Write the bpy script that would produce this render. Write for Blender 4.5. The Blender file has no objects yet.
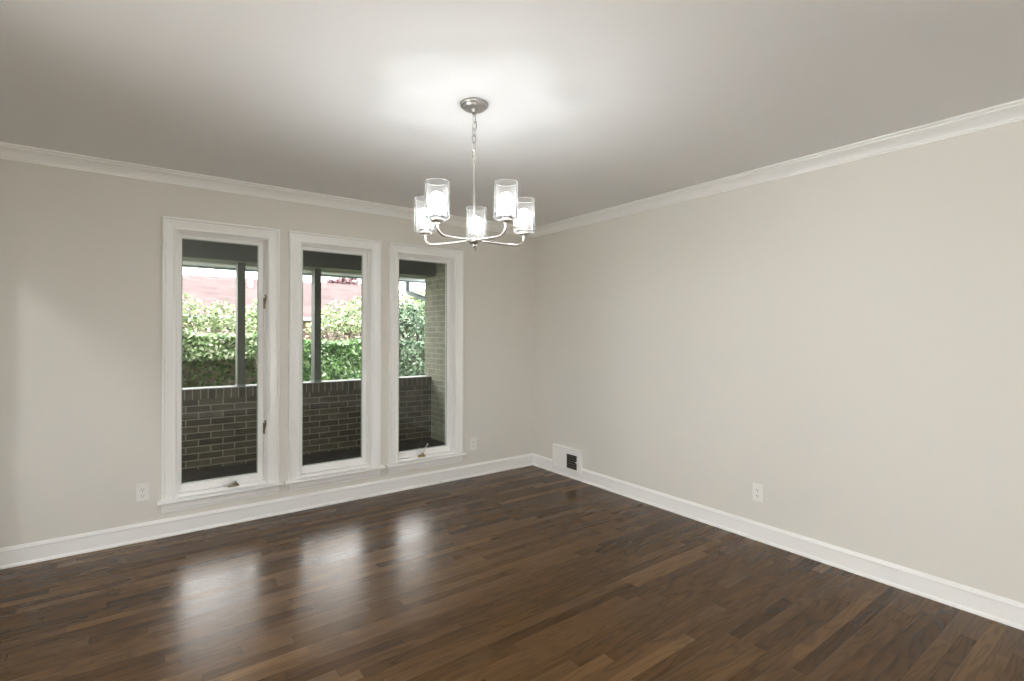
import bpy, math, random
from mathutils import Vector, Matrix
R = math.radians
C = bpy.context.scene.collection
rnd = random.Random(7)

# ---------------------------------------------------------------- helpers
class MB:
    def __init__(s):
        s.v = []; s.f = []
    def face(s, pts):
        i = len(s.v); s.v += [tuple(p) for p in pts]; s.f.append(tuple(range(i, i+len(pts))))
    def box(s, x0, y0, z0, x1, y1, z1, M=None):
        i = len(s.v)
        p = [(x0,y0,z0),(x1,y0,z0),(x1,y1,z0),(x0,y1,z0),(x0,y0,z1),(x1,y0,z1),(x1,y1,z1),(x0,y1,z1)]
        if M is not None: p = [tuple(M @ Vector(q)) for q in p]
        s.v += p
        for f in ((0,3,2,1),(4,5,6,7),(0,1,5,4),(1,2,6,5),(2,3,7,6),(3,0,4,7)):
            s.f.append(tuple(i+k for k in f))
        return s
    def lathe(s, prof, n=32, c=(0,0,0), M=None, closed=False):
        i = len(s.v); m = len(prof)
        for (r, z) in prof:
            for k in range(n):
                a = 2*math.pi*k/n
                q = Vector((c[0]+r*math.cos(a), c[1]+r*math.sin(a), c[2]+z))
                if M is not None: q = M @ q
                s.v.append(tuple(q))
        rows = m if closed else m-1
        for j in range(rows):
            j2 = (j+1) % m
            for k in range(n):
                k2 = (k+1) % n
                s.f.append((i+j*n+k, i+j*n+k2, i+j2*n+k2, i+j2*n+k))
        if not closed:
            if prof[0][0] > 1e-6: s.f.append(tuple(i+k for k in range(n))[::-1])
            if prof[-1][0] > 1e-6: s.f.append(tuple(i+(m-1)*n+k for k in range(n)))
        return s
    def tube(s, pts, r, n=12, closed=False, rr=None):
        pts = [Vector(p) for p in pts]; m = len(pts); i = len(s.v)
        up = None
        for j in range(m):
            if closed: t = pts[(j+1) % m] - pts[j-1]
            else: t = pts[min(j+1, m-1)] - pts[max(j-1, 0)]
            t.normalize()
            if up is None:
                up = t.orthogonal().normalized()
            up = (up - t*up.dot(t)).normalized()
            w = t.cross(up)
            rad = rr[j] if rr else r
            for k in range(n):
                a = 2*math.pi*k/n
                s.v.append(tuple(pts[j] + rad*(math.cos(a)*up + math.sin(a)*w)))
        for j in range(m if closed else m-1):
            j2 = (j+1) % m
            for k in range(n):
                k2 = (k+1) % n
                s.f.append((i+j*n+k, i+j*n+k2, i+j2*n+k2, i+j2*n+k))
        if not closed:
            s.f.append(tuple(i+k for k in range(n))[::-1]); s.f.append(tuple(i+(m-1)*n+k for k in range(n)))
        return s
    def build(s, name, mat=None, parent=None, loc=None, smooth=False, bevel=0):
        me = bpy.data.meshes.new(name)
        me.from_pydata(s.v, [], s.f); me.validate(); me.update()
        import bmesh
        bm = bmesh.new(); bm.from_mesh(me)
        if len(s.f) < 60000: bmesh.ops.recalc_face_normals(bm, faces=bm.faces)
        bm.to_mesh(me); bm.free()
        if mat: me.materials.append(mat)
        if smooth:
            me.polygons.foreach_set('use_smooth', [True]*len(me.polygons))
            me.set_sharp_from_angle(angle=R(40))
        o = bpy.data.objects.new(name, me); C.objects.link(o)
        if parent: o.parent = parent
        if loc: o.location = loc
        if bevel:
            b = o.modifiers.new('bevel', 'BEVEL'); b.width = bevel; b.segments = 2; b.limit_method = 'ANGLE'
        return o

def thing(name, label, cat, loc=(0,0,0), rz=0, group=None):
    o = bpy.data.objects.new(name, None); C.objects.link(o)
    o.location = loc; o.rotation_euler = (0,0,rz); o.empty_display_size = .1
    o['label'] = label; o['category'] = cat
    if group: o['group'] = group
    return o
def tag(o, label, cat, group=None):
    o['label'] = label; o['category'] = cat
    if group: o['group'] = group
    return o
def struct(o, label=None, cat=None):
    o['kind'] = 'structure'
    if label: o['label'] = label
    if cat: o['category'] = cat
    return o
def empty_struct(name, loc, label, cat):
    o = bpy.data.objects.new(name, None); C.objects.link(o); o.location = loc
    return struct(o, label, cat)

# ---------------------------------------------------------------- materials
def mat(name):
    m = bpy.data.materials.new(name); m.use_nodes = True
    nt = m.node_tree
    return m, nt, nt.nodes['Principled BSDF']
def N(nt, t, **kw):
    n = nt.nodes.new(t)
    for k, v in kw.items():
        if k in n.inputs.keys() if isinstance(k, str) else False: n.inputs[k].default_value = v
        else: setattr(n, k, v)
    return n
def math_(nt, op, a, b=None, c=None):
    n = nt.nodes.new('ShaderNodeMath'); n.operation = op
    for i, q in enumerate((a, b, c)):
        if q is None: continue
        if isinstance(q, (int, float)): n.inputs[i].default_value = q
        else: nt.links.new(q, n.inputs[i])
    return n.outputs[0]
def ramp(nt, fac, stops):
    n = nt.nodes.new('ShaderNodeValToRGB')
    el = n.color_ramp.elements
    while len(el) < len(stops): el.new(.5)
    for e, (p, c) in zip(el, stops): e.position = p; e.color = (*c, 1)
    nt.links.new(fac, n.inputs[0]); return n.outputs[0]
def bump(nt, h, strength, dist, bsdf):
    b = nt.nodes.new('ShaderNodeBump'); b.inputs['Strength'].default_value = strength; b.inputs['Distance'].default_value = dist
    nt.links.new(h, b.inputs['Height']); nt.links.new(b.outputs[0], bsdf.inputs['Normal'])
def noise(nt, scale, detail=3, vec=None, rough=.5, dist=0):
    n = nt.nodes.new('ShaderNodeTexNoise'); n.inputs['Scale'].default_value = scale
    n.inputs['Detail'].default_value = detail; n.inputs['Roughness'].default_value = rough; n.inputs['Distortion'].default_value = dist
    if vec: nt.links.new(vec, n.inputs['Vector'])
    return n.outputs[0]
def paint(name, col, rough=.5, tex=120, bs=.08, spec=.3):
    m, nt, b = mat(name)
    b.inputs['Base Color'].default_value = (*col, 1); b.inputs['Roughness'].default_value = rough
    b.inputs['Specular IOR Level'].default_value = spec
    tc = nt.nodes.new('ShaderNodeTexCoord')
    n = noise(nt, tex, 3, tc.outputs['Object'])
    bump(nt, n, bs, .002, b)
    return m
def metal(name, col, rough):
    m, nt, b = mat(name)
    b.inputs['Base Color'].default_value = (*col, 1); b.inputs['Metallic'].default_value = 1
    tc = nt.nodes.new('ShaderNodeTexCoord'); n = noise(nt, 60, 2, tc.outputs['Object'])
    mr = nt.nodes.new('ShaderNodeMapRange'); mr.inputs[3].default_value = rough*.8; mr.inputs[4].default_value = rough*1.2
    nt.links.new(n, mr.inputs[0]); nt.links.new(mr.outputs[0], b.inputs['Roughness'])
    return m

M = {}
M['wall'] = paint('wall_paint', (.725, .705, .66), .6, 160, .06)
M['ceiling'] = paint('ceiling_paint', (.87, .875, .88), .8, 90, .1, .1)
M['trim'] = paint('trim_paint', (.90, .90, .89), .32, 60, .004, .5)
M['plastic'] = paint('white_plastic', (.84, .83, .80), .35, 60, .01, .5)
M['dark'] = paint('dark_slot', (.03, .028, .025), .7)
M['louver'] = paint('louver_metal', (.16, .14, .12), .5)
M['seal'] = paint('glazing_seal', (.33, .38, .33), .5)
M['nickel'] = metal('brushed_nickel', (.66, .64, .61), .3)
M['canopy_nickel'] = metal('canopy_nickel', (.48, .47, .46), .35)
M['brass'] = metal('aged_brass', (.34, .26, .14), .4)
M['bronze'] = metal('tarnished_bronze', (.20, .165, .12), .45)
M['steel'] = metal('worn_steel', (.62, .60, .57), .3)
M['beam'] = paint('porch_beam_paint', (.085, .098, .085), .6, 20, .3)
M['post'] = paint('porch_post_paint', (.085, .095, .08), .6, 30, .2)
M['white_edge'] = paint('drip_edge', (.62, .66, .66), .5)
M['soffit'] = paint('soffit_paint', (.42, .47, .50), .7)
M['gutter'] = paint('gutter_metal', (.14, .17, .18), .5)
M['cap_lit'] = paint('sunlit_cap_mortar', (.30, .31, .30), .8)

def floor_mat():
    m, nt, b = mat('oak_strip_floor'); L = nt.links
    tc = nt.nodes.new('ShaderNodeTexCoord'); sp = nt.nodes.new('ShaderNodeSeparateXYZ'); L.new(tc.outputs['Object'], sp.inputs[0])
    x, y = sp.outputs[0], sp.outputs[1]
    W = .0572
    yr = math_(nt, 'DIVIDE', y, W); row = math_(nt, 'FLOOR', yr); fy = math_(nt, 'FRACT', yr)
    wn = nt.nodes.new('ShaderNodeTexWhiteNoise'); wn.noise_dimensions = '1D'; L.new(row, wn.inputs['W'])
    xo = math_(nt, 'ADD', math_(nt, 'DIVIDE', x, .78), math_(nt, 'MULTIPLY', wn.outputs[0], 17.3))
    # irregular board lengths: warp x by a slow sine
    xo = math_(nt, 'ADD', xo, math_(nt, 'MULTIPLY', math_(nt, 'SINE', math_(nt, 'MULTIPLY', xo, 2.9)), .22))
    cell = math_(nt, 'FLOOR', xo); fx = math_(nt, 'FRACT', xo)
    cv = nt.nodes.new('ShaderNodeCombineXYZ'); L.new(cell, cv.inputs[0]); L.new(row, cv.inputs[1])
    wc = nt.nodes.new('ShaderNodeTexWhiteNoise'); wc.noise_dimensions = '2D'; L.new(cv.outputs[0], wc.inputs['Vector'])
    rnd1 = wc.outputs[0]
    # grain coordinates, shifted for each board
    gx = math_(nt, 'ADD', math_(nt, 'MULTIPLY', x, 1.3), math_(nt, 'MULTIPLY', rnd1, 40))
    gy = math_(nt, 'ADD', math_(nt, 'MULTIPLY', y, 11), math_(nt, 'MULTIPLY', rnd1, 91))
    gv = nt.nodes.new('ShaderNodeCombineXYZ'); L.new(gx, gv.inputs[0]); L.new(gy, gv.inputs[1])
    g1 = noise(nt, 1.5, 1.5, gv.outputs[0], .4, .3)
    rings = math_(nt, 'SINE', math_(nt, 'MULTIPLY', g1, 46))
    rings = math_(nt, 'MULTIPLY_ADD', rings, .5, .5)
    rings = math_(nt, 'POWER', rings, 2.4)
    gv2 = nt.nodes.new('ShaderNodeCombineXYZ'); L.new(math_(nt, 'MULTIPLY', x, 4), gv2.inputs[0]); L.new(math_(nt, 'MULTIPLY', y, 150), gv2.inputs[1])
    g2 = noise(nt, 1, 3, gv2.outputs[0], .6)
    base = ramp(nt, rnd1, [(0, (.056, .027, .0095)), (.3, (.082, .041, .0145)), (.75, (.104, .054, .0195)), (1, (.150, .082, .031))])
    dk = math_(nt, 'MULTIPLY', rings, .42)
    dk = math_(nt, 'SUBTRACT', 1.13, dk)
    dk = math_(nt, 'MULTIPLY', dk, math_(nt, 'MULTIPLY_ADD', g2, .14, .93))
    # seams
    ey = math_(nt, 'MINIMUM', fy, math_(nt, 'SUBTRACT', 1, fy)); ex = math_(nt, 'MINIMUM', fx, math_(nt, 'SUBTRACT', 1, fx))
    sy = math_(nt, 'LESS_THAN', ey, .018); sx = math_(nt, 'LESS_THAN', ex, .0016)
    seam = math_(nt, 'MAXIMUM', sy, sx)
    dk = math_(nt, 'MULTIPLY', dk, math_(nt, 'SUBTRACT', 1, math_(nt, 'MULTIPLY', seam, .55)))
    vm = nt.nodes.new('ShaderNodeVectorMath'); vm.operation = 'SCALE'; L.new(base, vm.inputs[0]); L.new(dk, vm.inputs[3])
    L.new(vm.outputs[0], b.inputs['Base Color'])
    b.inputs['Roughness'].default_value = .24
    b.inputs['Specular IOR Level'].default_value = .20
    rr = math_(nt, 'MULTIPLY_ADD', rnd1, .05, .245); L.new(rr, b.inputs['Roughness'])
    hh = math_(nt, 'ADD', math_(nt, 'MULTIPLY', seam, -1), math_(nt, 'MULTIPLY', rnd1, .4))
    bump(nt, hh, .05, .001, b)
    return m
M['floor'] = floor_mat()

def brick_mat(name, c1, c2, cm, bw=.2165, rh=.0685, off=.5, zoff=0., sz=.0055):
    m, nt, b = mat(name); L = nt.links
    tc = nt.nodes.new('ShaderNodeTexCoord'); sp = nt.nodes.new('ShaderNodeSeparateXYZ'); L.new(tc.outputs['Object'], sp.inputs[0])
    cv = nt.nodes.new('ShaderNodeCombineXYZ'); L.new(math_(nt, 'ADD', sp.outputs[0], sp.outputs[1]), cv.inputs[0])
    L.new(math_(nt, 'ADD', sp.outputs[2], zoff), cv.inputs[1])
    bt = nt.nodes.new('ShaderNodeTexBrick'); L.new(cv.outputs[0], bt.inputs['Vector'])
    bt.inputs['Scale'].default_value = 1; bt.inputs['Brick Width'].default_value = bw; bt.inputs['Row Height'].default_value = rh
    bt.inputs['Mortar Size'].default_value = sz; bt.inputs['Mortar Smooth'].default_value = .2; bt.offset = off
    bt.inputs['Color1'].default_value = (*c1, 1); bt.inputs['Color2'].default_value = (*c2, 1); bt.inputs['Mortar'].default_value = (*cm, 1)
    n = noise(nt, 9, 4, tc.outputs['Object'])
    vm = nt.nodes.new('ShaderNodeVectorMath'); vm.operation = 'SCALE'; L.new(bt.outputs[0], vm.inputs[0])
    L.new(math_(nt, 'MULTIPLY_ADD', n, .9, .55), vm.inputs[3]); L.new(vm.outputs[0], b.inputs['Base Color'])
    b.inputs['Roughness'].default_value = .85
    bump(nt, math_(nt, 'SUBTRACT', math_(nt, 'MULTIPLY', n, .3), bt.outputs[1]), .6, .006, b)
    return m
bc1, bc2, bcm = (.040, .036, .027), (.085, .075, .055), (.20, .195, .15)
M['brick'] = brick_mat('porch_brick', bc1, bc2, bcm)
M['brick_cap'] = brick_mat('porch_brick_cap', bc1, bc2, bcm, .0685, .5, 0, .2)
M['brick_side'] = brick_mat('porch_side_brick', (.10, .105, .075), (.14, .145, .10), (.20, .21, .155))
M['far_brick'] = brick_mat('far_red_brick', (.06, .025, .018), (.09, .04, .03), (.12, .1, .09))
M['far_roof'] = brick_mat('far_roof_shingle', (.040, .022, .023), (.072, .042, .042), (.030, .018, .019), .6, .14, .5, 0, .01)

def speckle(name, stops, scale, rough=.9, bs=.3, bd=.01):
    m, nt, b = mat(name)
    tc = nt.nodes.new('ShaderNodeTexCoord'); n = noise(nt, scale, 6, tc.outputs['Object'], .65)
    nt.links.new(ramp(nt, n, stops), b.inputs['Base Color']); b.inputs['Roughness'].default_value = rough
    bump(nt, n, bs, bd, b); return m
M['concrete'] = speckle('porch_concrete', [(.3, (.03, .028, .026)), (.7, (.06, .056, .052))], 5)
M['lawn'] = speckle('lawn_grass', [(.3, (.10, .14, .04)), (.5, (.22, .20, .12)), (.7, (.42, .30, .22))], 3)
M['outer'] = paint('house_back_wall', (.5, .48, .44), .8)
M['wood'] = speckle('bark', [(.3, (.10, .08, .06)), (.7, (.22, .18, .14))], 14)
M['twig'] = speckle('grey_twig', [(.3, (.16, .12, .10)), (.7, (.36, .30, .26))], 10)

def leaf_mat(name, cols):
    m, nt, b = mat(name); L = nt.links
    g = nt.nodes.new('ShaderNodeNewGeometry')
    col = ramp(nt, g.outputs['Random Per Island'], cols)
    L.new(col, b.inputs['Base Color']); b.inputs['Roughness'].default_value = .45
    tr = nt.nodes.new('ShaderNodeBsdfTranslucent'); L.new(col, tr.inputs[0])
    mx = nt.nodes.new('ShaderNodeMixShader'); mx.inputs[0].default_value = .35
    L.new(b.outputs[0], mx.inputs[1]); L.new(tr.outputs[0], mx.inputs[2])
    L.new(mx.outputs[0], nt.nodes['Material Output'].inputs[0]); return m
M['leaf_light'] = leaf_mat('boxwood_leaves', [(0, (.03, .07, .02)), (.4, (.12, .20, .07)), (.8, (.36, .46, .26)), (1, (.50, .48, .42))])
M['leaf_mid'] = leaf_mat('shrub_leaves', [(0, (.03, .06, .02)), (.4, (.14, .21, .08)), (.75, (.34, .42, .22)), (1, (.48, .42, .38))])
M['leaf_grey'] = leaf_mat('azalea_leaves', [(0, (.03, .026, .024)), (.3, (.09, .08, .06)), (.6, (.26, .27, .15)), (1, (.55, .46, .44))])
M['leaf_dark'] = leaf_mat('evergreen_leaves', [(0, (.012, .03, .015)), (.5, (.06, .11, .055)), (1, (.20, .28, .19))])
M['leaf_deep'] = leaf_mat('deep_green_leaves', [(0, (.02, .06, .02)), (.5, (.08, .18, .05)), (.85, (.22, .36, .13)), (1, (.60, .64, .55))])
M['leaf_shaded'] = leaf_mat('shaded_hedge_leaves', [(0, (.02, .05, .012)), (.5, (.06, .11, .03)), (1, (.13, .18, .06))])  # darker leaves: shade below the hedge crown put into the colour
M['leaf_red'] = leaf_mat('maple_leaves', [(0, (.05, .02, .025)), (.5, (.10, .045, .055)), (1, (.18, .10, .11))])

def glass_mat(name, tint=(1,1,1), haze=0.0, seeds=False, edge=0.0):
    m, nt, b = mat(name); L = nt.links; nt.nodes.remove(b)
    tr = nt.nodes.new('ShaderNodeBsdfTransparent'); tr.inputs[0].default_value = (*tint, 1)
    gl = nt.nodes.new('ShaderNodeBsdfGlossy'); gl.inputs['Roughness'].default_value = .02 if not seeds else .06
    fr = nt.nodes.new('ShaderNodeFresnel'); fr.inputs[0].default_value = 1.38 if not seeds else 1.16
    base = tr.outputs[0]
    if seeds:
        tc = nt.nodes.new('ShaderNodeTexCoord')
        vo = nt.nodes.new('ShaderNodeTexVoronoi'); vo.inputs['Scale'].default_value = 150; L.new(tc.outputs['Object'], vo.inputs['Vector'])
        ns = noise(nt, 70, 3, tc.outputs['Object'])
        sd = math_(nt, 'LESS_THAN', vo.outputs['Distance'], .26)
        hz = math_(nt, 'ADD', math_(nt, 'MULTIPLY', sd, .03), math_(nt, 'MULTIPLY', ns, .022))
        lw = nt.nodes.new('ShaderNodeLayerWeight'); lw.inputs[0].default_value = .35
        hz = math_(nt, 'ADD', hz, math_(nt, 'MULTIPLY', math_(nt, 'POWER', lw.outputs['Facing'], 2), .22))
        hz = math_(nt, 'MINIMUM', math_(nt, 'ADD', hz, edge), .75)
        d = nt.nodes.new('ShaderNodeBsdfDiffuse'); d.inputs[0].default_value = (.9, .9, .89, 1)
        t2 = nt.nodes.new('ShaderNodeBsdfTranslucent'); t2.inputs[0].default_value = (.9, .9, .89, 1)
        mm = nt.nodes.new('ShaderNodeMixShader'); mm.inputs[0].default_value = .5; L.new(d.outputs[0], mm.inputs[1]); L.new(t2.outputs[0], mm.inputs[2])
        m2 = nt.nodes.new('ShaderNodeMixShader'); L.new(hz, m2.inputs[0]); L.new(tr.outputs[0], m2.inputs[1]); L.new(mm.outputs[0], m2.inputs[2])
        base = m2.outputs[0]
        bp = nt.nodes.new('ShaderNodeBump'); bp.inputs['Strength'].default_value = .5; bp.inputs['Distance'].default_value = .002
        L.new(ns, bp.inputs['Height']); L.new(bp.outputs[0], gl.inputs['Normal'])
    mx = nt.nodes.new('ShaderNodeMixShader'); L.new(fr.outputs[0], mx.inputs[0]); L.new(base, mx.inputs[1]); L.new(gl.outputs[0], mx.inputs[2])
    L.new(mx.outputs[0], nt.nodes['Material Output'].inputs[0]); return m
M['pane'] = glass_mat('window_glass', (.97, .985, .97))
M['shade'] = glass_mat('seeded_glass', (.99, .99, .99), .05, True)

M['shade_rim'] = glass_mat('polished_glass_edge', (.99, .99, .99), .05, True, .12)
def emis(name, col, st):
    m, nt, b = mat(name)
    b.inputs['Base Color'].default_value = (.9, .9, .9, 1); b.inputs['Emission Color'].default_value = (*col, 1)
    b.inputs['Emission Strength'].default_value = st
    tc = nt.nodes.new('ShaderNodeTexCoord'); n = noise(nt, 30, 2, tc.outputs['Object']); bump(nt, n, .02, .001, b)
    return m
BULB = 38.0
M['bulb'] = emis('frosted_bulb', (.97, .99, 1), BULB)
M['fill_bulb'] = emis('fill_uplight_bulb', (.95, .98, 1), 570.0)  # glow of the added uplight behind the viewer
M['hall_bulb'] = emis('hall_diffuser', (.98, .99, 1), 1000.0)

# ---------------------------------------------------------------- dimensions (metres)
D1, D2 = 4.078, 3.293          # window wall y, right wall x
XL, YB = -.88, -1.25          # left and back wall faces
ZC = 2.430
XH = -3.3                      # far side of the hall
WT = .10

def holed_wall(name, axis, c0, c1, a0, a1, z0, z1, holes, m):
    """solid wall between planes c0..c1 on an axis ('x' or 'y'), spanning a0..a1, with rectangular holes"""
    A = sorted({a0, a1, *[h[0] for h in holes], *[h[1] for h in holes]}); Z = sorted({z0, z1, *[h[2] for h in holes], *[h[3] for h in holes]})
    def solid(i, j):
        if i < 0 or j < 0 or i >= len(A)-1 or j >= len(Z)-1: return False
        a, z = (A[i]+A[i+1])/2, (Z[j]+Z[j+1])/2
        return not any(h[0] < a < h[1] and h[2] < z < h[3] for h in holes)
    P = (lambda a, c, z: (a, c, z)) if axis == 'y' else (lambda a, c, z: (c, a, z))
    mb = MB()
    vid = {}
    def V(a, c, z):
        k = (a, c, z)
        if k not in vid: vid[k] = len(mb.v); mb.v.append(P(a, c, z))
        return vid[k]
    for i in range(len(A)-1):
        for j in range(len(Z)-1):
            if not solid(i, j): continue
            l, r, b, t = A[i], A[i+1], Z[j], Z[j+1]
            mb.f.append((V(l,c0,b), V(r,c0,b), V(r,c0,t), V(l,c0,t))); mb.f.append((V(l,c1,b), V(l,c1,t), V(r,c1,t), V(r,c1,b)))
            if not solid(i-1, j): mb.f.append((V(l,c0,b), V(l,c0,t), V(l,c1,t), V(l,c1,b)))
            if not solid(i+1, j): mb.f.append((V(r,c0,b), V(r,c1,b), V(r,c1,t), V(r,c0,t)))
            if not solid(i, j-1): mb.f.append((V(l,c0,b), V(l,c1,b), V(r,c1,b), V(r,c0,b)))
            if not solid(i, j+1): mb.f.append((V(l,c0,t), V(r,c0,t), V(r,c1,t), V(l,c1,t)))
    return struct(mb.build(name, m))

# windows
WX = [.127, .916, 1.716]; WW = .722
CAS = .084; ZST = .243; ZCT = 2.128
holes = [(x+CAS-.006, x+WW-CAS+.006, ZST-.02, ZCT-CAS+.006) for x in WX]
struct(holed_wall('wall_windows', 'y', D1, D1+WT, XH-.15, D2, -.12, ZC, holes, M['wall']), 'greige painted wall with three tall white casement windows', 'wall')
struct(holed_wall('wall_right', 'x', D2, D2+WT, YB-.15, D1+WT, -.12, ZC, [], M['wall']), 'long blank greige painted wall with white baseboard', 'wall')
OY0, OY1, OZ = -.9, 2.414, 2.165
holed_wall('wall_left', 'x', XL-.12, XL, YB, D1, 0, ZC, [(OY0, OY1, 0, OZ)], M['wall'])
RW = (-.78, .40, .35, 2.15)
HW = (-.6, 3.4, .35, 2.15)
holed_wall('wall_back', 'y', YB-.15, YB, XH-.15, D2, -.12, ZC, [RW], M['wall'])
holed_wall('wall_hall', 'x', XH-.15, XH, YB, D1, -.12, ZC, [HW], M['wall'])
struct(MB().box(XH, YB, -.12, D2, D1, 0).build('floor', M['floor']), 'dark brown oak strip floor with a satin sheen', 'floor')
struct(MB().box(XH-.15, YB-.15, ZC, D2+WT, D1+WT, ZC+.15).build('ceiling', M['ceiling']), 'smooth white painted ceiling', 'ceiling')

# ---- crown and baseboard runs, mitred at corners
CROWN = [(0,-.078),(.006,-.078),(.007,-.070),(.012,-.068),(.013,-.062),(.018,-.054),(.027,-.042),(.040,-.030),(.053,-.022),(.056,-.020),(.057,-.014),(.066,-.010),(.070,-.008),(.070,0),(0,0)]
BASE = [(0,0),(.022,0),(.022,.008),(.019,.015),(.013,.019),(.013,.092),(.017,.096),(.017,.101),(.012,.108),(.006,.116),(0,.118)]
def run(name, prof, axis, wall, sgn, a, b, ma, mb_, zo, label=None, cat=None, m=None):
    """profile sweep along an axis; wall plane coordinate, sgn = direction into the room; ma/mb_ = mitre (+1 shrink) at ends"""
    q = MB(); n = len(prof)
    for (e, mi, s) in ((a, ma, 1), (b, mb_, -1)):
        for (d, z) in prof:
            al = e + s*mi*d
            p = (al, wall+sgn*d, zo+z) if axis == 'x' else (wall+sgn*d, al, zo+z)
            q.v.append(p)
    for k in range(n):
        k2 = (k+1) % n; q.f.append((k, k2, n+k2, n+k))
    q.f.append(tuple(range(n))); q.f.append(tuple(range(n, 2*n)))
    o = q.build(name, m or M['trim']); return struct(o, label, cat)
run('trim_1', CROWN, 'x', D1, -1, XL, D2, 1, 1, ZC, 'white crown moulding above the three windows', 'crown moulding')
run('trim_2', CROWN, 'y', D2, -1, YB, D1, 1, 1, ZC, 'white crown moulding above the long blank wall', 'crown moulding')
run('trim_3', CROWN, 'y', XL, 1, YB, D1, 1, 1, ZC)
run('trim_4', CROWN, 'x', YB, 1, XL, D2, 1, 1, ZC)
run('baseboard_windows', BASE, 'x', D1, -1, XL, D2, 1, 1, 0, 'white baseboard running below the three windows', 'baseboard')
run('baseboard_right', BASE, 'y', D2, -1, YB, D1, 1, 1, 0, 'white baseboard along the long blank wall', 'baseboard')
run('baseboard_left', BASE, 'y', XL, 1, OY1+.09, D1, 0, 1, 0)
run('baseboard_back', BASE, 'x', YB, 1, XL, D2, 1, 1, 0)

# ---- mitred casing around three sides (x,z plane) on a wall facing -y
def casing(mb, w, z0, z1, prof):
    """local: x 0..w, z z0..z1, wall at y=0, room towards -y; open at the bottom"""
    n = len(prof)
    path = [lambda d: (d, z0), lambda d: (d, z1-d), lambda d: (w-d, z1-d), lambda d: (w-d, z0)]
    b = len(mb.v)
    for pf in path:
        for (d, h) in prof:
            x, z = pf(d); mb.v.append((x, -h, z))
    for j in range(3):
        for k in range(n):
            k2 = (k+1) % n; mb.f.append((b+j*n+k, b+j*n+k2, b+(j+1)*n+k2, b+(j+1)*n+k))
    mb.f.append(tuple(b+k for k in range(n))); mb.f.append(tuple(b+3*n+k for k in range(n)))
CPROF = [(0,0),(0,.024),(.004,.028),(.012,.028),(.017,.022),(.021,.019),(.026,.0205),(.032,.018),(.060,.012),(.066,.013),(.070,.0165),(.076,.0165),(CAS-.002,.012),(CAS,.008),(CAS,0)]

def crank(parent, folded):
    mb = MB()
    # cast cover: low oval body with flared foot
    mb.lathe([(.0, 0), (.042, 0), (.042, .004), (.036, .008), (.030, .016), (.018, .021), (0, .022)], 28, M=Matrix.Diagonal((1, .42, 1, 1)))
    mb.lathe([(.0, .016), (.010, .016), (.010, .030), (.007, .034), (0, .035)], 16, c=(.012, 0, 0))
    o = mb.build('crank_handle', M['bronze'] if folded else M['brass'], parent, smooth=True)
    h = MB()
    if folded:
        pts = [(.012, -.004, .032), (.000, -.012, .030), (-.020, -.017, .022), (-.040, -.018, .017), (-.052, -.018, .016)]
        h.tube(pts, .007, 10, rr=[.008, .0075, .0075, .008, .0085])
        h.lathe([(0, -.009), (.006, -.007), (.008, 0), (.006, .007), (0, .009)], 12, c=(-.058, -.018, .017))
    else:
        pts = [(.012, 0, .030), (.020, -.004, .045), (.032, -.010, .070), (.042, -.014, .092), (.046, -.016, .100)]
        h.tube(pts, .005, 10, rr=[.007, .006, .005, .005, .006])
        h.lathe([(0, -.010), (.006, -.008), (.0085, 0), (.006, .008), (0, .010)], 12, c=(.049, -.018, .106))
    hh = h.build('lever', M['steel'], o, smooth=True)
    return o

def latch(parent, x, y, z, flip):
    k = -1 if flip else 1
    mb = MB()
    mb.box(-.008, -.006, -.040, .008, 0, .040)
    mb.lathe([(0, -.022), (.009, -.020), (.009, -.006), (0, -.005)], 14, M=Matrix.Rotation(R(-90), 4, 'X'))
    o = mb.build('sash_lock', M['bronze'], parent, loc=(x, y, z), bevel=.001)
    l = MB(); l.tube([(0, -.018, .0), (k*.003, -.026, .02), (k*.005, -.030, .045), (k*.001, -.028, .062)], .005, 8, rr=[.007, .006, .005, .007])
    l.build('lock_lever', M['bronze'], o, smooth=True)
    return o

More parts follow.
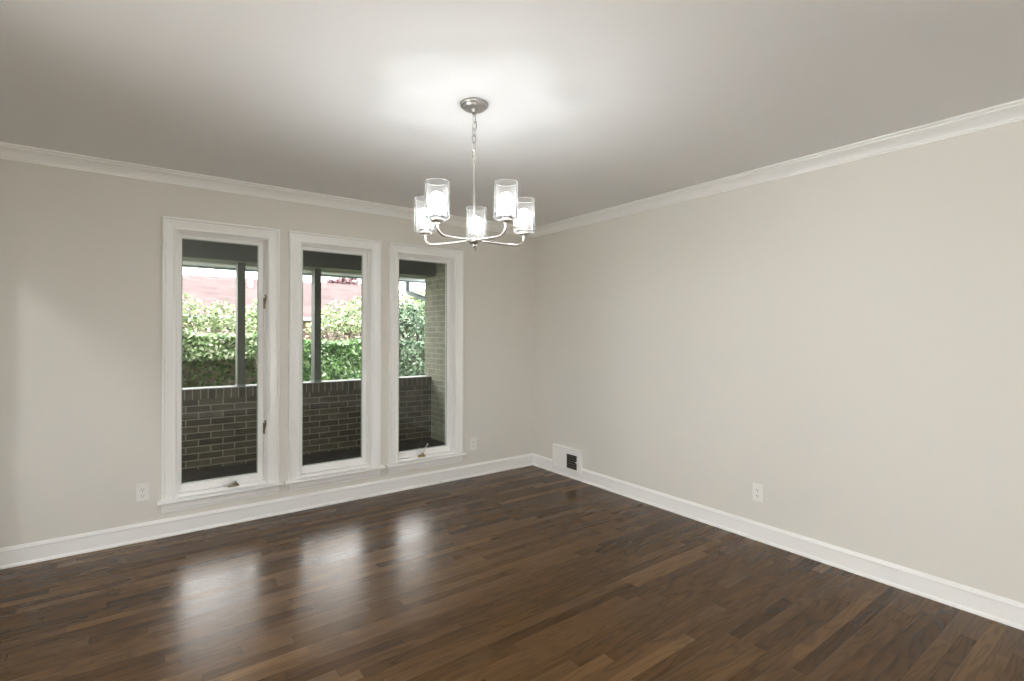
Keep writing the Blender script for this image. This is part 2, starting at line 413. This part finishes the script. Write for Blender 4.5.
WLAB = ['leftmost tall white casement window, two steel latches on its right stile',
        'middle tall white casement window, showing only green garden and brick parapet',
        'rightmost tall white casement window, raised crank lever on its bottom rail']
for i, x0 in enumerate(WX):
    w = empty_struct('window_%d' % (i+1), (x0, D1, ZST), WLAB[i], 'window')
    H = ZCT-ZST
    mb = MB(); casing(mb, WW, 0, H, CPROF)
    mb.build('window_casing', M['trim'], w)
    # stool (inner sill) with rounded nose and horns
    sp = [(0,0),(-.052,0),(-.057,-.003),(-.060,-.010),(-.057,-.017),(-.052,-.021),(0,-.021)]
    mb = MB(); n = len(sp)
    for xx in (-.024, WW+.024):
        for (yy, zz) in sp: mb.v.append((xx, yy, zz))
    for k in range(n): mb.f.append((k, (k+1) % n, n+(k+1) % n, n+k))
    mb.f.append(tuple(range(n))); mb.f.append(tuple(range(n, 2*n)))
    mb.box(CAS-.004, -.002, -.0195, WW-CAS+.004, .09, 0)
    mb.build('window_sill', M['trim'], w)
    ap = [(0,-.021),(-.020,-.021),(-.020,-.060),(-.016,-.068),(-.012,-.070),(-.010,-.084),(0,-.086)]
    mb = MB(); n = len(ap)
    for xx in (0, WW):
        for (yy, zz) in ap: mb.v.append((xx, yy, zz))
    for k in range(n): mb.f.append((k, (k+1) % n, n+(k+1) % n, n+k))
    mb.f.append(tuple(range(n))); mb.f.append(tuple(range(n, 2*n)))
    mb.build('apron', M['trim'], w)
    # jamb liner
    a, b, t = CAS-.004, WW-CAS+.004, H-CAS+.004
    mb = MB()
    mb.box(a, .001, 0, a+.010, WT-.004, t); mb.box(b-.010, .001, 0, b, WT-.004, t); mb.box(a+.010, .001, t-.010, b-.010, WT-.004, t)
    # stops
    mb.box(a+.010, .028, 0, a+.018, .05, t-.010); mb.box(b-.018, .028, 0, b-.010, .05, t-.010); mb.box(a+.018, .028, t-.018, b-.018, .05, t-.010)
    mb.box(a+.010, .012, .0, b-.010, .05, .020)
    mb.build('jamb', M['trim'], w)
    # sash
    s0, s1, z0, z1 = a+.010, b-.010, .0005, t-.010
    g0, g1, gz0, gz1 = .113, WW-.132, .072, 1.762
    mb = MB()
    mb.box(s0, .052, z0, g0, .086, z1); mb.box(g1, .052, z0, s1, .086, z1)
    mb.box(g0, .052, z0, g1, .086, gz0); mb.box(g0, .052, gz1, g1, .086, z1)
    # glazing bead slope
    sh = mb.build('sash', M['trim'], w, bevel=.002)
    mb = MB()
    d = .005
    mb.box(g0, .056, gz0, g0+d, .070, gz1); mb.box(g1-d, .056, gz0, g1, .070, gz1); mb.box(g0+d, .056, gz0, g1-d, .070, gz0+d); mb.box(g0+d, .056, gz1-d, g1-d, .070, gz1)
    mb.build('glazing_seal', M['seal'], sh)
    MB().box(g0+.002, .061, gz0+.002, g1-.002, .065, gz1-.002).build('glass', M['pane'], sh)
    if i in (0, 2):
        c = crank(w, i == 0); c.location = ((.425, .020, .014) if i == 0 else (.318, .020, .014))
    if i == 0:
        latch(w, b-.016, .026, 1.333, False); latch(w, b-.016, .026, .407, False)
    if i == 2:
        latch(w, a+.027, .046, .472, True)

# ---- outlets
def outlet(x, y, z, rz, label):
    t = thing('wall_outlet', label, 'outlet', (x, y, z), rz, 'duplex outlets on the walls')
    # local: plate in xz plane, facing -y
    W, Hh = .072, .118
    mb = MB(); n = []
    for (d, dep) in ((0, 0), (0, -.003), (.004, -.006)):
        n.append([(-W/2+d, dep, -Hh/2+d), (W/2-d, dep, -Hh/2+d), (W/2-d, dep, Hh/2-d), (-W/2+d, dep, Hh/2-d)])
    for r in n: mb.v += r
    for j in range(2):
        for k in range(4): mb.f.append((j*4+k, j*4+(k+1) % 4, (j+1)*4+(k+1) % 4, (j+1)*4+k))
    mb.f.append((8, 9, 10, 11)); mb.f.append((0, 1, 2, 3))
    mb.build('cover_plate', M['plastic'], t)
    for s in (-1, 1):
        q = MB()
        pts = []
        for k in range(24):
            a = 2*math.pi*k/24; px = max(-.0135, min(.0135, .017*math.cos(a))); pz = .0165*math.sin(a)
            pts.append((px, pz))
        b = 0
        for yy in (-.005, -.0085):
            for (px, pz) in pts: q.v.append((px, yy, s*.0195+pz))
        for k in range(24): q.f.append((k, (k+1) % 24, 24+(k+1) % 24, 24+k))
        q.f.append(tuple(range(24, 48)))
        f = q.build('receptacle', M['plastic'], t)
        q = MB()
        q.box(-.0075, -.0090, s*.0195-.001, -.0050, -.0083, s*.0195+.008); q.box(.0050, -.0090, s*.0195, .0075, -.0083, s*.0195+.007)
        q.lathe([(0, 0), (.0026, 0), (.0026, .0007), (0, .0007)], 12, M=Matrix.Translation((0, -.0083, s*.0195-.0075)) @ Matrix.Rotation(R(90), 4, 'X'))
        q.build('slots', M['dark'], f)
    q = MB(); q.lathe([(0, 0), (.0028, 0), (.002, .0012), (0, .0014)], 12, M=Matrix.Translation((0, -.0058, 0)) @ Matrix.Rotation(R(90), 4, 'X'))
    q.build('screw', M['steel'], t)
    return t
outlet(.027, D1, .314, 0, 'white outlet on the window wall, left of the leftmost window')
outlet(2.562, D1, .304, 0, 'white outlet near the corner, right of the rightmost window')
outlet(D2, 1.713, .310, R(90-180), 'white outlet low on the long blank wall')

# ---- wall register (faces -x)
t = thing('air_vent', 'white wall register above baseboard, right side showing dark louvres', 'vent', (D2, 3.548, .057), R(-90))
VW, VH = .388, .222
def frame(mb, x0, x1, z0, z1, fw, y0, y1):
    mb.box(x0, y1, z0, x0+fw, y0, z1); mb.box(x1-fw, y1, z0, x1, y0, z1)
    mb.box(x0+fw, y1, z0, x1-fw, y0, z0+fw); mb.box(x0+fw, y1, z1-fw, x1-fw, y0, z1)
mb = MB(); frame(mb, -VW/2, VW/2, 0, VH, .030, 0, -.030)
mb.box(-.014, -.030, .030, .006, 0, VH-.030)
mb.box(.148, -.030, .030, .166, 0, VH-.030)
mb.box(.006, -.030, .165, .148, 0, VH-.030)
mb.build('vent_frame', M['trim'], t, bevel=.004)
MB().box(-VW/2+.03, -.022, .030, -.012, -.018, VH-.030).build('damper_panel', M['trim'], t)
MB().box(.006, -.020, .030, .148, -.018, .165).build('backing', M['dark'], t)
mb = MB()
for k in range(6):
    z = .036+k*.0215
    mb.box(0, -.001, 0, .142, .0, .010, Matrix.Translation((.006, -.0225, z)) @ Matrix.Rotation(R(40), 4, 'X'))
lv = mb.build('louvres', M['louver'], t)
MB().box(.138, -.036, .100, .152, -.022, .110).build('damper_lever', M['trim'], t)

# ---- chandelier
CX, CY = 0, 0
yaw = .9336; FW = Vector((math.cos(yaw), math.sin(yaw), 0)); RT = Vector((math.sin(yaw), -math.cos(yaw), 0))
_p = 2.362*FW + 2.362*(473.6-512)/505.4*RT
CX, CY = _p.x, _p.y
t = thing('chandelier', 'brushed nickel chandelier with five lit seeded glass shades hanging from ceiling', 'chandelier', (CX, CY, ZC))
Z = lambda z: z-ZC
mb = MB(); mb.lathe([(0, 0), (.064, 0), (.0655, -.003), (.0655, -.010), (.063, -.013), (.055, -.014), (.053, -.017), (.052, -.022), (.049, -.025), (.016, -.027), (.013, -.030), (.010, -.040), (0, -.041)], 48)
mb.build('canopy', M['canopy_nickel'], t, smooth=True)
mb = MB(); mb.tube([(.0085*math.sin(a), 0, -.049-.009*math.cos(a)) for a in [2*math.pi*k/16 for k in range(16)]], .0022, 8, True)
mb.build('canopy_loop', M['canopy_nickel'], t, smooth=True)
zt, zb_ = -.053, Z(2.185)
nl = 6; pitch = (zt-zb_)/nl
for k in range(nl):
    zc = zt-pitch*(k+.5); hl = pitch*.5+.004; hw = .0095
    pts = []
    for q in range(20):
        a = 2*math.pi*q/20; ca, sa = math.cos(a), math.sin(a)
        pts.append(Vector((hw*ca, 0, (hl-hw)*(1 if sa > 0 else -1)*(1 if abs(sa) > .05 else 0)+hw*sa)))
    rot = Matrix.Rotation(R(90)*(k % 2)+R(25), 3, 'Z')
    wob = .0022*math.sin(k*1.9)
    MB().tube([rot @ p + Vector((wob, 0, zc)) for p in pts], .0027, 8, True).build('chain_link', M['canopy_nickel'], t, smooth=True)
pts = []
for k in range(40):
    u = k/39; a = u*14; pts.append((.006*math.cos(a), .006*math.sin(a), -.03+(Z(2.15)+.03)*u))
MB().tube(pts, .0013, 6).build('power_cord', M['plastic'], t, smooth=True)
mb = MB(); mb.tube([(.010*math.sin(a), 0, Z(2.178)-.012*math.cos(a)) for a in [2*math.pi*k/18 for k in range(18)]], .0024, 8, True)
mb.build('stem_loop', M['nickel'], t, smooth=True)
mb = MB(); mb.lathe([(0, Z(2.170)), (.005, Z(2.168)), (.006, Z(2.155)), (.0045, Z(2.150)), (.0045, Z(2.02)), (.0062, Z(2.015)), (.0062, Z(1.84)), (.011, Z(1.835)), (.012, Z(1.815)), (0, Z(1.813))], 20)
mb.build('stem', M['nickel'], t, smooth=True)
mb = MB(); mb.lathe([(0, Z(1.822)), (.014, Z(1.820)), (.017, Z(1.812)), (.024, Z(1.806)), (.026, Z(1.796)), (.026, Z(1.786)), (.023, Z(1.779)), (.014, Z(1.774)), (0, Z(1.772))], 32)
mb.build('hub', M['nickel'], t, smooth=True)
mb = MB(); mb.lathe([(0, Z(1.774)), (.007, Z(1.773)), (.009, Z(1.767)), (.007, Z(1.761)), (.003, Z(1.758)), (0, Z(1.757))], 20)
mb.build('finial', M['steel'], t, smooth=True)
AR = .250
for k in range(5):
    az = yaw + R(1.5) + R(72)*k
    d = Vector((math.cos(az), math.sin(az), 0))
    pts = []
    for (r, z) in [(.022, 1.794), (.05, 1.790), (.10, 1.786), (.15, 1.783), (.19, 1.782)]: pts.append(d*r+Vector((0, 0, Z(z))))
    for q in range(1, 9):
        a = R(90)*q/8; pts.append(d*(.19+.060*math.sin(a)) + Vector((0, 0, Z(1.780+.036*(1-math.cos(a))))))
    pts.append(d*AR+Vector((0, 0, Z(1.832))))
    arm = MB().tube(pts, .0056, 12)
    arm.lathe([(.0, -.0), (.010, 0), (.010, .012), (0, .012)], 16, M=Matrix.Translation(d*.020+Vector((0, 0, Z(1.794)))) @ d.to_track_quat('Z', 'Y').to_matrix().to_4x4())
    ao = arm.build('arm', M['nickel'], t, smooth=True)
    c = d*AR
    mb = MB(); mb.lathe([(0, 0), (.010, 0), (.011, .006), (.022, .009), (.031, .013), (.032, .018), (.027, .021), (.018, .022), (.017, .040), (0, .041)], 32, c=(0, 0, 0))
    o = mb.build('shade_cup', M['nickel'], ao, smooth=True); o.location = c+Vector((0, 0, Z(1.824)))
    # glass cylinder, open top, closed round the cup at the bottom
    r0, th, h = .0520, .0022, .158
    pf = [(.019, 0), (r0-.010, 0), (r0-.003, .002), (r0, .008), (r0, h-.002), (r0-.001, h), (r0-th, h-.001), (r0-th, .009), (r0-.006, .0045), (.019, .0025)]
    mb = MB(); mb.lathe(pf, 40, closed=True); nb = len(mb.f)
    for zz in (h-.001, .0065):
        mb.tube([((r0-.001)*math.cos(2*math.pi*q/40), (r0-.001)*math.sin(2*math.pi*q/40), zz) for q in range(40)], .0017, 6, True)
    o = mb.build('glass_shade', M['shade'], ao, smooth=True); o.data.materials.append(M['shade_rim'])
    for pl in o.data.polygons[nb:]: pl.material_index = 1
    o.location = c+Vector((0, 0, Z(1.846)))
    mb = MB(); mb.lathe([(0, 0), (.013, 0), (.0135, .020), (.020, .034), (.028, .052), (.0300, .064), (.0285, .078), (.022, .090), (.012, .0965), (0, .098)], 20)
    o = mb.build('bulb', M['bulb'], ao, smooth=True); o.location = c+Vector((0, 0, Z(1.862)))

# ---- hall ceiling light behind the opening, seen by nothing in the frame but lighting the wall
HLX, HLY = -1.228, .45
t = thing('hall_ceiling_light', 'small round flush ceiling light in the side hall', 'ceiling light', (HLX, HLY, ZC))
MB().lathe([(0, 0), (.07, 0), (.07, -.012), (0, -.012)], 32).build('light_base', M['nickel'], t, smooth=True)
MB().lathe([(0, -.0121), (.040, -.0121), (.040, -.03), (.030, -.045), (.015, -.052), (0, -.053)], 24).build('diffuser', M['hall_bulb'], t, smooth=True)
mb = MB()
# cased side opening
mb.box(XL-.13, OY1-.002, 0, XL+.012, OY1+.07, OZ+.07); mb.box(XL-.13, OY0-.07, 0, XL+.012, OY0+.002, OZ+.07); mb.box(XL-.13, OY0+.002, OZ-.002, XL+.012, OY1-.002, OZ+.07)
struct(mb.build('door_1', M['trim']))
# rear window, added out of view to let in fill light
w = empty_struct('window_4', (RW[0], YB, RW[2]), 'wide window added behind the viewer for fill light', 'window')
mb = MB(); ww, wh = RW[1]-RW[0], RW[3]-RW[2]
frame(mb, .0, ww, 0, wh, .05, -.03, -.10)
mb.box(ww/2-.03, -.10, .05, ww/2+.03, -.03, wh-.05)
mb.build('window_frame', M['trim'], w)
mb = MB(); mb.box(.05, -.068, .05, ww/2-.03, -.064, wh-.05); mb.box(ww/2+.03, -.068, .05, ww-.05, -.064, wh-.05)
mb.build('glass', M['pane'], w)

w = empty_struct('window_5', (XH, HW[0], HW[2]), 'wide window added on the far side of the hall for fill light', 'window')  # unseen window, added to bring fill light through the hall
w.rotation_euler = (0, 0, R(90))
mb = MB(); ww = HW[1]-HW[0]
frame(mb, .0, ww, 0, wh, .05, .10, .03)
mb.box(ww/2-.03, .03, .05, ww/2+.03, .10, wh-.05)
mb.build('window_frame', M['trim'], w)
mb = MB(); mb.box(.05, .064, .05, ww/2-.03, .068, wh-.05); mb.box(ww/2+.03, .064, .05, ww-.05, .068, wh-.05)
mb.build('glass', M['pane'], w)
# uplight added out of view behind the viewer to fill the ceiling
def add_fill_uplight(x, y, label):
    t = thing('fill_uplight', label, 'fill lamp', (x, y, 0))
    MB().lathe([(0, 0), (.13, 0), (.13, .012), (.11, .022), (.02, .03), (0, .03)], 32).build('base', M['nickel'], t, smooth=True)
    MB().tube([(0, 0, .028), (0, 0, 1.60)], .012, 12).build('pole', M['nickel'], t, smooth=True)
    MB().lathe([(.012, 1.595), (.06, 1.61), (.13, 1.66), (.17, 1.71), (.165, 1.71), (.125, 1.666), (.058, 1.617), (.012, 1.603)], 32, closed=True).build('lamp_shade', M['nickel'], t, smooth=True)
    MB().lathe([(0, 1.625), (.05, 1.63), (.09, 1.66), (.085, 1.668), (0, 1.672)], 20).build('bulb', M['fill_bulb'], t, smooth=True)
add_fill_uplight(-.50, -.90, 'added fill uplight on a nickel pole, unseen behind the viewer')
# ================================================================= outside
PY = 6.0; PXR = 3.113; PZT = .787; PZF = -.03
struct(MB().box(-4, D1+WT, -.2, PXR+.35, PY+.18, PZF).build('floor_porch', M['concrete']), 'dark concrete porch floor behind the brick parapet', 'floor')
par = MB().box(-4, PY, PZF, PXR, PY+.18, PZT-.108).build('wall_porch', M['brick'])
struct(par, 'low dark brown brick parapet seen through the three windows', 'wall')
MB().box(-4, PY-.004, PZT-.108, PXR, PY+.184, PZT-.006).build('rowlock_cap', M['brick_cap'], par)
MB().box(-4, PY-.002, PZT-.006, PXR, PY+.182, PZT+.002).build('sunlit_mortar_wash', M['cap_lit'], par)  # mortar layer, paled to stand for the sunlit parapet top
struct(MB().box(PXR, D1+WT, PZF, PXR+.35, PY+.18, 2.55).build('wall_porch_side', M['brick_side']), 'greenish brick side wall of the porch at the right edge of the rightmost window', 'wall')
BZ = 2.096
struct(MB().box(-4, PY-.13, BZ, PXR, PY+.22, 2.40).build('trim_5', M['beam']), 'dark green porch beam across the tops of the windows', 'beam')
struct(MB().box(-4, PY+.222, BZ-.004, 5, PY+.245, 2.40).build('trim_6', M['white_edge']))
struct(MB().box(-4, PY+.20, BZ-.012, PXR, PY+.222, BZ).build('trim_7', M['white_edge']))
struct(MB().box(-4.5, D1+WT, 2.40, 5.2, PY+.75, 2.46).build('ceiling_porch', M['beam']))
struct(MB().box(-4.5, PY+.245, BZ+.018, 5.2, PY+.72, BZ+.03).build('ceiling_eave', M['soffit']), 'pale blue-grey eave soffit beyond the porch beam', 'soffit')
mb = MB()
mb.v = [(-5, -3, 2.60), (5.6, -3, 2.60), (5.6, PY+.86, 2.47), (-5, PY+.86, 2.47), (-5, .5, 4.2), (5.6, .5, 4.2)]
mb.f = [(0, 1, 2, 3), (3, 2, 5, 4), (1, 0, 4, 5), (0, 3, 4), (1, 5, 2)]
struct(mb.build('roof', M['gutter']))
# gutter
t = thing('gutter', 'dark grey metal gutter along the porch eave', 'gutter', (0, PY+.72, BZ))
mb = MB(); gp = [(0, 0), (.09, .0), (.12, .05), (.12, .11), (.112, .11), (.112, .052), (.085, .008), (.008, .008), (.008, .11), (0, .11)]
for xx in (-4.5, 5.2):
    for (yy, zz) in gp: mb.v.append((xx, yy, zz))
n = len(gp)
for k in range(n): mb.f.append((k, (k+1) % n, n+(k+1) % n, n+k))
mb.f.append(tuple(range(n))); mb.f.append(tuple(range(n, 2*n)))
mb.build('gutter_trough', M['gutter'], t)
ds = MB().tube([(3.135, PY+.775, BZ+.004), (3.135, PY+.775, 1.98), (3.14, PY+.76, 1.945), (3.20, PY+.50, 1.865), (3.26, PY+.25, 1.80), (3.27, PY+.22, 1.76), (3.27, PY+.22, -.3)], .034, 8)
tag(ds.build('downspout', M['gutter'], smooth=True), 'dark grey downspout bending from gutter towards brick side wall', 'downspout')
def post(x, label):
    t = thing('porch_post', label, 'post', (x, PY+.10, PZT+.002), 0, 'porch posts on the parapet')
    MB().box(-.037, -.07, .0, .037, .07, BZ-PZT-.004).build('shaft', M['post'], t, bevel=.003)
    MB().box(-.040, -.073, 0.001, .040, .073, .02).build('base_plate', M['gutter'], t)
post(.885, 'grey porch post standing on the parapet, seen through the leftmost window')
post(1.672, 'grey porch post standing on the parapet, seen through the middle window')

# ground
mb = MB(); 
nx, ny = 30, 30
for j in range(ny+1):
    for i in range(nx+1):
        x = -20+55*i/nx; y = PY+.2+40*j/ny
        z = -.35+max(0, (y-9))*.035+.04*math.sin(x*1.3+y)
        mb.v.append((x, y, z))
for j in range(ny):
    for i in range(nx):
        a = j*(nx+1)+i; mb.f.append((a, a+1, a+nx+2, a+nx+1))
struct(mb.build('ground', M['lawn'], smooth=True), 'patchy pinkish and green lawn beyond the porch', 'ground')
struct(MB().box(-20, -20, -.6, 35, YB-.2, -.4).build('ground_rear', M['lawn']))

# foliage
def leaves(mb, pos, nrm, size, rg):
    for p, n in zip(pos, nrm):
        v = Vector((rg.gauss(0, 1), rg.gauss(0, 1), rg.gauss(0, 1))).normalized()
        nn = (n + v*.9).normalized()
        a = nn.orthogonal().normalized(); ang = rg.uniform(0, 6.28)
        a = Matrix.Rotation(ang, 3, nn) @ a; b = nn.cross(a)
        s = size*rg.uniform(.6, 1.3)
        mb.face([p-a*s, p-b*s*.55+a*s*.1, p+a*s, p+b*s*.55+a*s*.1])
def wav(x, y, z, ph):
    return math.sin(x*5.1+ph)*math.sin(z*6.3+y*2+ph*2)*.5+math.sin(x*11.7+y*9+ph)*math.sin(z*13.1+ph*.7)*.35
def box_hedge(name, x0, x1, y0, y1, z0, z1, zu, label, seed, mtop, mlow, nleaf=15000, grp=None, sz=.038):
    rg = random.Random(seed)
    t = thing(name, label, 'hedge', ((x0+x1)/2, (y0+y1)/2, z0), 0, grp)
    ox, oy, oz = (x0+x1)/2, (y0+y1)/2, z0
    mb = MB(); P = []; Nn = []
    A1 = (x1-x0)*(z1-zu); A2 = (x1-x0)*(y1-y0); A3 = 2*(y1-y0)*(z1-zu)
    for k in range(nleaf):
        u = rg.uniform(0, A1*1.6+A2+A3)
        x = rg.uniform(x0, x1); y = rg.uniform(y0, y1); z = rg.uniform(zu, z1)
        if u < A1*1.6:
            y = y0; n = Vector((0, -1, .25))
            y += max(0, (z-z1+.10))**1.0*.9
        elif u < A1*1.6+A2: z = z1; n = Vector((0, 0, 1))
        else: x = x0 if rg.random() < .5 else x1; n = Vector((-1 if x == x0 else 1, 0, 0))
        d = .07*wav(x, y, z, seed)-rg.random()**2*.12
        p = Vector((x, y, z))+n.normalized()*d
        P.append(p-Vector((ox, oy, oz))); Nn.append(n.normalized())
    leaves(mb, P, Nn, sz, rg)
    mb.build('foliage', mtop, t)
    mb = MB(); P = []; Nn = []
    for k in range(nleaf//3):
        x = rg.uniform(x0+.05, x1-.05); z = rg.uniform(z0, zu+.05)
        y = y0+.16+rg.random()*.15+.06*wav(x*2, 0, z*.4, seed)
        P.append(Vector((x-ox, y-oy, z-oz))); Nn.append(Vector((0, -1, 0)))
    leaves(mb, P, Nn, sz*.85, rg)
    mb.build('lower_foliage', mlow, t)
    mb = MB(); mb.box(x0+.15-ox, y0+.30-oy, .0, x1-.15-ox, y1-.15-oy, z1-.16-oz)
    mb.build('inner_twigs', M['wood'], t)
    return t
box_hedge('clipped_hedge', -1.6, 1.50, 7.6, 8.5, -.34, 1.33, 1.02, 'clipped green hedge behind the parapet, seen through the leftmost window', 3, M['leaf_light'], M['leaf_shaded'], 16000, 'clipped hedges beyond the parapet')
box_hedge('clipped_hedge', 1.68, 3.25, 7.7, 8.6, -.34, 1.22, .45, 'clipped green hedge behind the parapet, seen through the middle window', 5, M['leaf_deep'], M['leaf_shaded'], 13000, 'clipped hedges beyond the parapet')
box_hedge('clipped_hedge', 3.42, 5.2, 7.75, 8.6, -.34, 1.20, .2, 'dark green hedge behind the parapet, seen through the rightmost window', 6, M['leaf_dark'], M['leaf_shaded'], 9000, 'clipped hedges beyond the parapet', .036)

def shrub(name, cx, cy, z0, rx, ry, h, label, seed, mleaf, n=9000, grp=None, sz=.035, twigs=90, sparse=0., mtop=None, cat='shrub', trunk=False):
    rg = random.Random(seed)
    t = thing(name, label, cat, (cx, cy, z0), 0, grp)
    P = []; Nn = []; P2 = []; N2 = []
    # lobes give a lumpy crown
    lobes = [(Vector((0, 0, h*.55)), Vector((rx*.85, ry*.85, h*.45)))]
    for k in range(13):
        a = rg.uniform(0, 6.28); q = rg.uniform(.35, .8)
        lobes.append((Vector((rx*q*math.cos(a), ry*q*math.sin(a), h*rg.uniform(.35, .80))), Vector((rx*.36, ry*.36, h*.22))*rg.uniform(.8, 1.2)))
    for k in range(n):
        c, r = lobes[0] if rg.random() < .25 else rg.choice(lobes[1:])
        v = Vector((rg.gauss(0, 1), rg.gauss(0, 1), rg.gauss(0, 1))).normalized()
        s = 1-rg.random()**2*.35
        p = c+Vector((v.x*r.x, v.y*r.y, v.z*r.z))*s
        if p.z < .02: continue
        if sparse and p.z < h*.72 and rg.random() < sparse: continue
        if mtop and p.z > h*.74: P2.append(p); N2.append((v+Vector((0, 0, .3))).normalized())
        else: P.append(p); Nn.append((v+Vector((0, 0, .3))).normalized())
    mb = MB(); leaves(mb, P, Nn, sz, rg); mb.build('foliage', mleaf, t)
    if P2: mb = MB(); leaves(mb, P2, N2, sz, rg); mb.build('top_foliage', mtop, t)
    mb = MB()
    for k in range(twigs):
        a = rg.uniform(0, 6.28); q = rg.uniform(.3, .95)
        e = Vector((rx*q*math.cos(a), ry*q*math.sin(a), h*rg.uniform(.45, .95)*(1-.25*q)))
        b = Vector((rg.uniform(-.1, .1), rg.uniform(-.1, .1), 0)); mid = b.lerp(e, .5)+Vector((rg.uniform(-.1, .1), rg.uniform(-.1, .1), .1))
        mb.tube([b, mid, e], .012, 4, rr=[.022, .014, .006])
    if trunk: mb.tube([(0, 0, 0), (.03, 0, h*.3), (0, .02, h*.6)], .06, 8, rr=[.09, .07, .04])
    mb.build('branches', M['twig'], t)
    return t
G = 'loose shrubs behind the clipped hedges'
shrub('garden_shrub', .55, 9.6, -.33, .72, .62, 2.32, 'loose light green shrub above the hedge at left of the leftmost window', 11, M['leaf_grey'], 11000, G, .036, 140, .35, M['leaf_mid'])
shrub('garden_shrub', 1.8, 9.75, -.33, .70, .62, 2.32, 'loose green shrub behind the post in the leftmost window', 12, M['leaf_grey'], 10000, G, .036, 150, .35, M['leaf_mid'])
shrub('garden_shrub', 3.05, 9.6, -.33, .72, .62, 2.3, 'loose grey-brown shrub with bare twigs in the middle window', 13, M['leaf_grey'], 9000, G, .036, 190, .5, M['leaf_mid'])
shrub('evergreen_shrub', 4.4, 9.7, -.33, .72, .62, 2.35, 'dark evergreen shrub seen through the rightmost window', 14, M['leaf_dark'], 9000, None, .045, 60, .3)
shrub('red_maple', 11.9, 36.5, .6, 2.4, 1.8, 4.6, 'dark red leaved tree beyond the neighbouring roof in the middle window', 21, M['leaf_red'], 9000, None, .17, 30, 0, None, 'tree', True)
shrub('distant_tree', 15.9, 32, .2, 2.2, 2.0, 4.3, 'pale green distant tree beyond the evergreen shrub', 22, M['leaf_mid'], 5000, None, .12, 30, 0, None, 'tree', True)

# neighbouring house
t = thing('neighbour_house', 'neighbouring red brick house with pinkish shingle roof behind the shrubs', 'house', (2.2, 26, .2))
MB().box(-8, 0, -.3, 8.8, 7, 1.95).build('brick_wall', M['far_brick'], t)
mb = MB(); a, b, e = -8.5, 9.3, 1.9
mb.v = [(a, -.6, e), (b, -.6, e), (b, 7.6, e), (a, 7.6, e), (a, 3.5, e+2.1), (b, 3.5, e+2.1), (a, -.6, e-.12), (b, -.6, e-.12), (b, 7.6, e-.12), (a, 7.6, e-.12)]
mb.f = [(0, 1, 5, 4), (2, 3, 4, 5), (0, 4, 3), (1, 2, 5), (0, 6, 7, 1), (1, 7, 8, 2), (2, 8, 9, 3), (3, 9, 6, 0), (6, 9, 8, 7)]
mb.build('roof', M['far_roof'], t)
MB().box(-8.5, -.66, e-.16, 9.3, -.6, e+.02).build('fascia', M['gutter'], t)
for xw in (-5.5, -1.5, 3.0):
    wv = MB().box(xw-.55, -.03, .6, xw+.55, .02, 1.8).build('window', M['white_edge'], t)
    MB().box(xw-.48, -.04, .67, xw+.48, -.032, 1.73).build('pane', M['dark'], wv)

# ---------------------------------------------------------------- light
world = bpy.data.worlds.new('sky'); bpy.context.scene.world = world; world.use_nodes = True
nt = world.node_tree; bg = nt.nodes['Background']
SKY = 6.0
tc = nt.nodes.new('ShaderNodeTexCoord'); sp = nt.nodes.new('ShaderNodeSeparateXYZ'); nt.links.new(tc.outputs['Generated'], sp.inputs[0])
col = ramp(nt, sp.outputs[2], [(0, (1, .97, .965)), (.5, (1, .955, .95)), (1, (.92, .95, 1))])
nt.links.new(col, bg.inputs[0]); bg.inputs[1].default_value = SKY
sl = bpy.data.lights.new('sun', 'SUN'); sl.energy = 5.5; sl.angle = R(1.5); sl.color = (1, .96, .88)
so = bpy.data.objects.new('sun', sl); C.objects.link(so)
so.rotation_euler = Vector((-.45, -.35, .82)).to_track_quat('Z', 'Y').to_euler()
# portals: they only guide the sampling of the sky through the window openings
def portal(x, y, z, w, h, inward):
    l = bpy.data.lights.new('window_portal', 'AREA'); l.shape = 'RECTANGLE'; l.size = w; l.size_y = h; l.cycles.is_portal = True
    o = bpy.data.objects.new('window_portal', l); C.objects.link(o); o.location = (x, y, z)
    o.rotation_euler = (R(-90) if inward < 0 else R(90), 0, 0)
def portal_x(x, y, z, w, h):
    portal(x, y, z, w, h, 1); o = C.objects[-1]; o.rotation_euler = (R(90), 0, R(-90))
portal_x(XH-.14, (HW[0]+HW[1])/2, (HW[2]+HW[3])/2, HW[1]-HW[0], HW[3]-HW[2])
for x in WX: portal(x+WW/2, D1+WT, 1.16, WW-.2, 1.75, -1)
portal((RW[0]+RW[1])/2, YB-.14, (RW[2]+RW[3])/2, RW[1]-RW[0], RW[3]-RW[2], 1)

# ---------------------------------------------------------------- camera
cam = bpy.data.cameras.new('camera'); co = bpy.data.objects.new('camera', cam); C.objects.link(co)
cam.sensor_fit = 'HORIZONTAL'; cam.sensor_width = 36; cam.lens = 505.4/1024*36; cam.clip_start = .02; cam.clip_end = 200
cam.shift_y = (333.4-340.5)/1024
roll = .0029; U = Vector((0, 0, 1)); c, s = math.cos(roll), math.sin(roll)
right = RT*c+U*s; up = -RT*s+U*c; back = -FW
mw = Matrix((right, up, back)).transposed().to_4x4(); mw.translation = Vector((0, 0, 1.358))
co.matrix_world = mw
sc = bpy.context.scene; sc.camera = co
sc.view_settings.view_transform = 'Standard'; sc.view_settings.look = 'None'; sc.view_settings.gamma = 1
sc.view_settings.use_curve_mapping = False; sc.view_settings.exposure = 0.87
sc.cycles.use_denoising = True; sc.cycles.max_bounces = 10; sc.cycles.diffuse_bounces = 6; sc.cycles.transparent_max_bounces = 16
sc.cycles.caustics_reflective = False; sc.cycles.caustics_refractive = False
